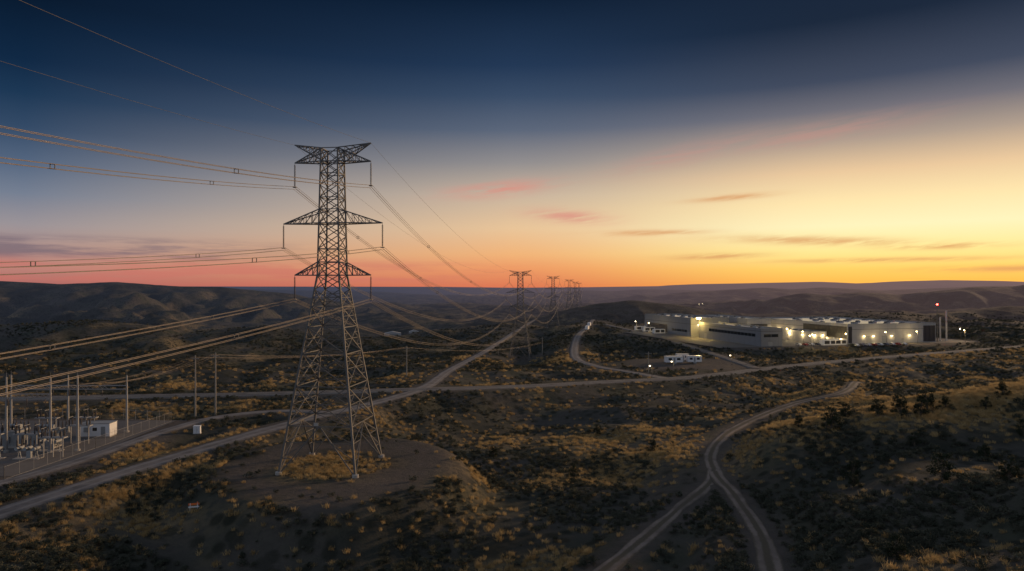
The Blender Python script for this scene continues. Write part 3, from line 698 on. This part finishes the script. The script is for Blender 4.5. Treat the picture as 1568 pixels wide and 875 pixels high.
def scatter(name,pts,scl,protos):
    pc=bpy.data.collections.new(name+'_kit')
    for p in protos: pc.objects.link(bpy.data.objects.new(p.name,p))
    n=len(pts); me=bpy.data.meshes.new(name); me.vertices.add(n); me.vertices.foreach_set('co',pts.astype(np.float32).ravel())
    a=me.attributes.new('scl','FLOAT_VECTOR','POINT'); a.data.foreach_set('vector',scl.astype(np.float32).ravel())
    rt=np.stack([rng.normal(0,.06,n),rng.normal(0,.06,n),rng.uniform(0,6.28,n)],1)
    a=me.attributes.new('rot','FLOAT_VECTOR','POINT'); a.data.foreach_set('vector',rt.astype(np.float32).ravel())
    a=me.attributes.new('idx','INT','POINT'); a.data.foreach_set('value',rng.integers(0,len(protos),n).astype(np.int32))
    o=bpy.data.objects.new(name,me); COL.objects.link(o)
    ng=bpy.data.node_groups.new(name+'_nodes','GeometryNodeTree'); ng.interface.new_socket('Geometry',in_out='INPUT',socket_type='NodeSocketGeometry'); ng.interface.new_socket('Geometry',in_out='OUTPUT',socket_type='NodeSocketGeometry')
    gi=ng.nodes.new('NodeGroupInput'); go=ng.nodes.new('NodeGroupOutput'); ip=ng.nodes.new('GeometryNodeInstanceOnPoints'); ci=ng.nodes.new('GeometryNodeCollectionInfo')
    ci.inputs['Collection'].default_value=pc; ci.inputs['Separate Children'].default_value=True; ci.inputs['Reset Children'].default_value=True; ip.inputs['Pick Instance'].default_value=True
    def na(nm,t):
        q=ng.nodes.new('GeometryNodeInputNamedAttribute'); q.data_type=t; q.inputs['Name'].default_value=nm; return q.outputs[0]
    er=ng.nodes.new('FunctionNodeEulerToRotation'); L=ng.links.new
    L(na('rot','FLOAT_VECTOR'),er.inputs[0]); L(gi.outputs[0],ip.inputs['Points']); L(ci.outputs[0],ip.inputs['Instance']); L(na('idx','INT'),ip.inputs['Instance Index'])
    L(er.outputs[0],ip.inputs['Rotation']); L(na('scl','FLOAT_VECTOR'),ip.inputs['Scale']); L(ip.outputs[0],go.inputs[0])
    md=o.modifiers.new('scatter','NODES'); md.node_group=ng; return o
def sample(n,y0,y1,pw):
    u=rng.uniform(size=n); e=1-pw; y=(y0**e+(y1**e-y0**e)*u)**(1/e); x=rng.uniform(-1,1,n)*(.82*y+12); return x,y
def bare(x,y):
    rd,_=road_field(x,y,reach=6); m=rd>.5+.8*rng.uniform(size=len(x))
    q=pad_field(x,y,PADS[0])+8*fbm(x/9,y/9,4,5); r=np.hypot(x+31,y-121); m&=(q>.5)|(r<10)|(rng.uniform(size=len(x))<.04)
    for p in (PADS[1],PADS[2],PADS[3]): m&=pad_field(x,y,p)>2
    return m
x,y=sample(86000,42,800,.6); m=bare(x,y); x,y=x[m],y[m]
dn=fbm(x/11,y/11,3,83)+.7*fbm(x/45,y/45,3,87); g_=gold(x,y)
keep=rng.uniform(size=len(x))<np.clip(.50+dn*2.1-.65*g_,.04,1); x,y=x[keep],y[keep]
z=height(x,y); n=len(x); s=rng.uniform(.5,1.35,n)*(1+.3*rng.normal(size=n).clip(-1,3)*.5)*(1+sst(np.hypot(x,y),150,600)*1.1)
s=np.where(np.hypot(x+31,y-121)<10,s*.5,s)
scatter('sagebrush',np.stack([x,y,z-.03],1),np.stack([s*1.15,s*1.15,s*rng.uniform(.8,1.2,n)],1),[shrub_mesh(k) for k in range(5)])
print('sage',n)
x,y=sample(190000,42,420,.5); m=bare(x,y); x,y=x[m],y[m]
g_=gold(x,y); keep=rng.uniform(size=len(x))<(.03+.97*g_**1.2); x,y=x[keep],y[keep]; z=height(x,y); n=len(x); s=rng.uniform(.6,1.3,n)*(1+sst(y,120,400)*.9)
scatter('dry_grass',np.stack([x,y,z-.02],1),np.stack([s*1.2,s*1.2,s],1),[tuft_mesh(k) for k in range(4)])
print('grass',n)
def juniper_mesh(k):
    m=MB(); r=np.random.default_rng(100+k); m.lathe((0,0,-.3),[(.22,0),(.14,.9),(.06,2.2)],8,1)
    pts=[]
    for i in range(30):
        a=r.uniform(0,6.28); zz=r.uniform(.35,2.9); R=(1.35*(1-(zz/3.3)**2)**.5)*r.uniform(.35,1.0); cx,cy=R*math.cos(a),R*math.sin(a); rr_=r.uniform(.22,.5)
        m.beam((0,0,max(.2,zz*.55)),(cx,cy,zz),.05,1)
        d=r.normal(size=(60,3)); d/=np.linalg.norm(d,axis=1)[:,None]; d*=rr_*r.uniform(.4,1.15,(60,1)); pts+=[(cx+p,cy+q,zz+w) for p,q,w in d]
    leaves(m,pts,.075); return m.mesh('juniper_crown',[M_jun,M_bark])
JM=[juniper_mesh(k) for k in range(3)]
JP=[(58.5,125,1.35),(55,131,.8),(63,129,.9),(67,125,1.0),(70.5,124,1.2),(73,122,1.0),(76,125,1.25),(92,128,.9),(86,124,.7),(104,131,1.1),(52,104,1.0),(58,92,1.2),(64,88,.9),(30,146,.9),(84,112,.9),(48,96,.7),(72,104,.8),(40,71,.8),(22,176,.9),(-4,150,.8),(66,112,.7),(99,122,.7),(80,126,.8),(12,134,.8)]
for i,(x_,y_,s_) in enumerate(JP):
    o=bpy.data.objects.new('juniper_tree',JM[i%3]); COL.objects.link(o); o.location=(x_,y_,hz(x_,y_)-.05); o.scale=(s_*1.05,s_*1.05,s_); o.rotation_euler=(0,0,i*1.7)
print('veg',time.time()-T0)

# ------------------------------------------------------------------ sky
w=bpy.data.worlds.new('World'); scene.world=w; w.use_nodes=True; nt=w.node_tree; nt.nodes.clear()
def L(a,b): nt.links.new(a,b)
def lin(c): return tuple(((v/255)/12.92 if v/255<=.04045 else ((v/255+.055)/1.055)**2.4) for v in c)
tc=N(nt,'ShaderNodeTexCoord'); sp=N(nt,'ShaderNodeSeparateXYZ'); L(tc.outputs['Generated'],sp.inputs[0]); x,y,z=sp.outputs
m_=lambda *a: mth(nt,*a)
hl=m_('SQRT',m_('MAXIMUM',m_('ADD',m_('MULTIPLY',x,x),m_('MULTIPLY',y,y)),1e-5)); e=m_('DIVIDE',z,hl)
az=m_('ARCTAN2',x,y)
SA=.60
ang=m_('ARCCOSINE',m_('MINIMUM',m_('DIVIDE',m_('ADD',m_('MULTIPLY',x,math.sin(SA)),m_('MULTIPLY',y,math.cos(SA))),hl),1.0))
def ramp2(stops):
    r=N(nt,'ShaderNodeValToRGB'); L(m_('DIVIDE',m_('MAXIMUM',e,0.0),.7),r.inputs[0]); el=r.color_ramp.elements
    el[0].position=0; el[1].position=1; el[0].color=(*lin(stops[0][1]),1); el[1].color=(*lin(stops[-1][1]),1)
    for p,c in stops[1:-1]:
        q=el.new(p/.7); q.color=(*lin(c),1)
    return r.outputs[0]
RL=ramp2([(0,(168,100,98)),(.024,(188,130,120)),(.045,(174,142,136)),(.075,(154,146,151)),(.112,(116,126,145)),(.15,(82,100,126)),(.192,(49,72,101)),(.232,(25,53,83)),(.272,(10,37,66)),(.352,(2,20,42)),(.7,(3,16,38))])
RCn=ramp2([(0,(220,118,84)),(.0287,(237,155,102)),(.048,(240,178,120)),(.086,(232,195,152)),(.134,(200,180,158)),(.182,(145,141,142)),(.23,(90,101,121)),(.28,(55,74,101)),(.325,(31,53,83)),(.421,(8,28,52)),(.7,(4,18,40))])
RR=ramp2([(0,(250,174,72)),(.024,(255,208,102)),(.048,(255,233,150)),(.081,(255,243,190)),(.113,(255,230,174)),(.153,(234,200,157)),(.194,(174,156,141)),(.234,(110,109,119)),(.274,(61,71,92)),(.355,(19,35,57)),(.7,(6,20,42))])
col=mixc(nt,mapr(nt,ang,1.22,.6,0,1,False),RL,RCn); col=mixc(nt,mapr(nt,ang,.62,.14),col,RR)
# clouds
cv=N(nt,'ShaderNodeCombineXYZ'); L(m_('MULTIPLY',az,5.0),cv.inputs[0]); L(m_('MULTIPLY',e,60.0),cv.inputs[1])
cn=noise_n(nt,cv.outputs[0],1.3,6,.6)
cv2=N(nt,'ShaderNodeCombineXYZ'); L(m_('MULTIPLY',az,14.0),cv2.inputs[0]); L(m_('MULTIPLY',m_('SUBTRACT',e,m_('MULTIPLY',az,.12)),120.0),cv2.inputs[1])
cn2=noise_n(nt,cv2.outputs[0],1.0,6,.65)
def blob(ca,ce,sa,se,tilt=0):
    da=m_('SUBTRACT',az,ca); de=m_('SUBTRACT',m_('SUBTRACT',e,ce),m_('MULTIPLY',da,tilt))
    return m_('EXPONENT',m_('MULTIPLY',m_('ADD',m_('POWER',m_('ABSOLUTE',m_('DIVIDE',da,sa)),2.0),m_('POWER',m_('ABSOLUTE',m_('DIVIDE',de,se)),2.0)),-1.0))
def cloud(col,blobs,c,amt,lo=.42,hi=.68,nz=None):
    s=None
    for bb in blobs:
        q=blob(*bb); s=q if s is None else m_('MAXIMUM',s,q)
    f=m_('MULTIPLY',m_('MULTIPLY',s,mapr(nt,nz or cn2,lo,hi)),amt)
    return mixc(nt,f,col,lin(c))
col=cloud(col,[(-.02,.1435,.07,.011,.10),(.085,.103,.055,.009,-.08)],(218,142,128),.8,.25,.6)
col=cloud(col,[(.25,.188,.10,.014,.20),(.42,.205,.12,.014,.1)],(200,142,132),.42,.25,.65)
col=cloud(col,[(.42,.062,.11,.006,-.05),(.56,.051,.06,.004,0),(.29,.043,.06,.004,.02),(.31,.125,.05,.004,.05),(.2,.078,.07,.004,0),(.64,.022,.1,.004,0),(.5,.035,.12,.003,0)],(216,152,98),.8,.28,.58)
band=m_('MULTIPLY',mapr(nt,az,.12,-.3),mapr(nt,e,.0,.012)); band=m_('MULTIPLY',band,mapr(nt,e,.045,.028))
col=mixc(nt,m_('MULTIPLY',m_('MULTIPLY',band,mapr(nt,cn,.4,.6)),.55),col,lin((202,112,102)))
band=m_('MULTIPLY',mapr(nt,az,-.22,-.5),mapr(nt,e,.030,.042)); band=m_('MULTIPLY',band,mapr(nt,e,.068,.055))
col=mixc(nt,m_('MULTIPLY',m_('MULTIPLY',band,mapr(nt,cn,.38,.6)),.7),col,lin((108,96,112)))
# added fill light: unseen sky behind the camera and overhead made brighter
back_fill=m_('MULTIPLY',mapr(nt,ang,1.5,2.3),mapr(nt,e,1.6,.1))
col=mixc(nt,back_fill,col,(.34,.38,.47)); col=mixc(nt,mapr(nt,e,.5,1.6),col,(.22,.26,.34))
# physically based sky contribution
sky=N(nt,'ShaderNodeTexSky',sky_type='NISHITA'); sky.sun_disc=False; sky.sun_elevation=math.radians(2.0); sky.sun_rotation=SA; sky.altitude=1500
b1=N(nt,'ShaderNodeBackground'); L(col,b1.inputs[0]); b1.inputs[1].default_value=1.0
b2=N(nt,'ShaderNodeBackground'); L(sky.outputs[0],b2.inputs[0]); b2.inputs[1].default_value=.003
ad_=N(nt,'ShaderNodeAddShader'); L(b1.outputs[0],ad_.inputs[0]); L(b2.outputs[0],ad_.inputs[1]); wo=N(nt,'ShaderNodeOutputWorld'); L(ad_.outputs[0],wo.inputs[0])

# sun glow
sl=bpy.data.lights.new('sun','SUN'); sl.energy=2.9; sl.color=(1,.66,.38); sl.angle=math.radians(4)
so=bpy.data.objects.new('sun',sl); COL.objects.link(so)
el=math.radians(9); d=Vector((math.sin(SA+.4)*math.cos(el),math.cos(SA+.4)*math.cos(el),math.sin(el)))
so.rotation_euler=d.to_track_quat('Z','Y').to_euler()

cam=bpy.data.cameras.new('camera'); co=bpy.data.objects.new('camera',cam); COL.objects.link(co)
co.location=(0,0,31.4); co.rotation_euler=(math.radians(90.137),0,0); cam.lens=24; cam.sensor_width=36; cam.clip_start=.5; cam.clip_end=60000
scene.camera=co
scene.view_settings.view_transform='Standard'; scene.view_settings.look='None'; scene.view_settings.exposure=0
print('done',time.time()-T0)
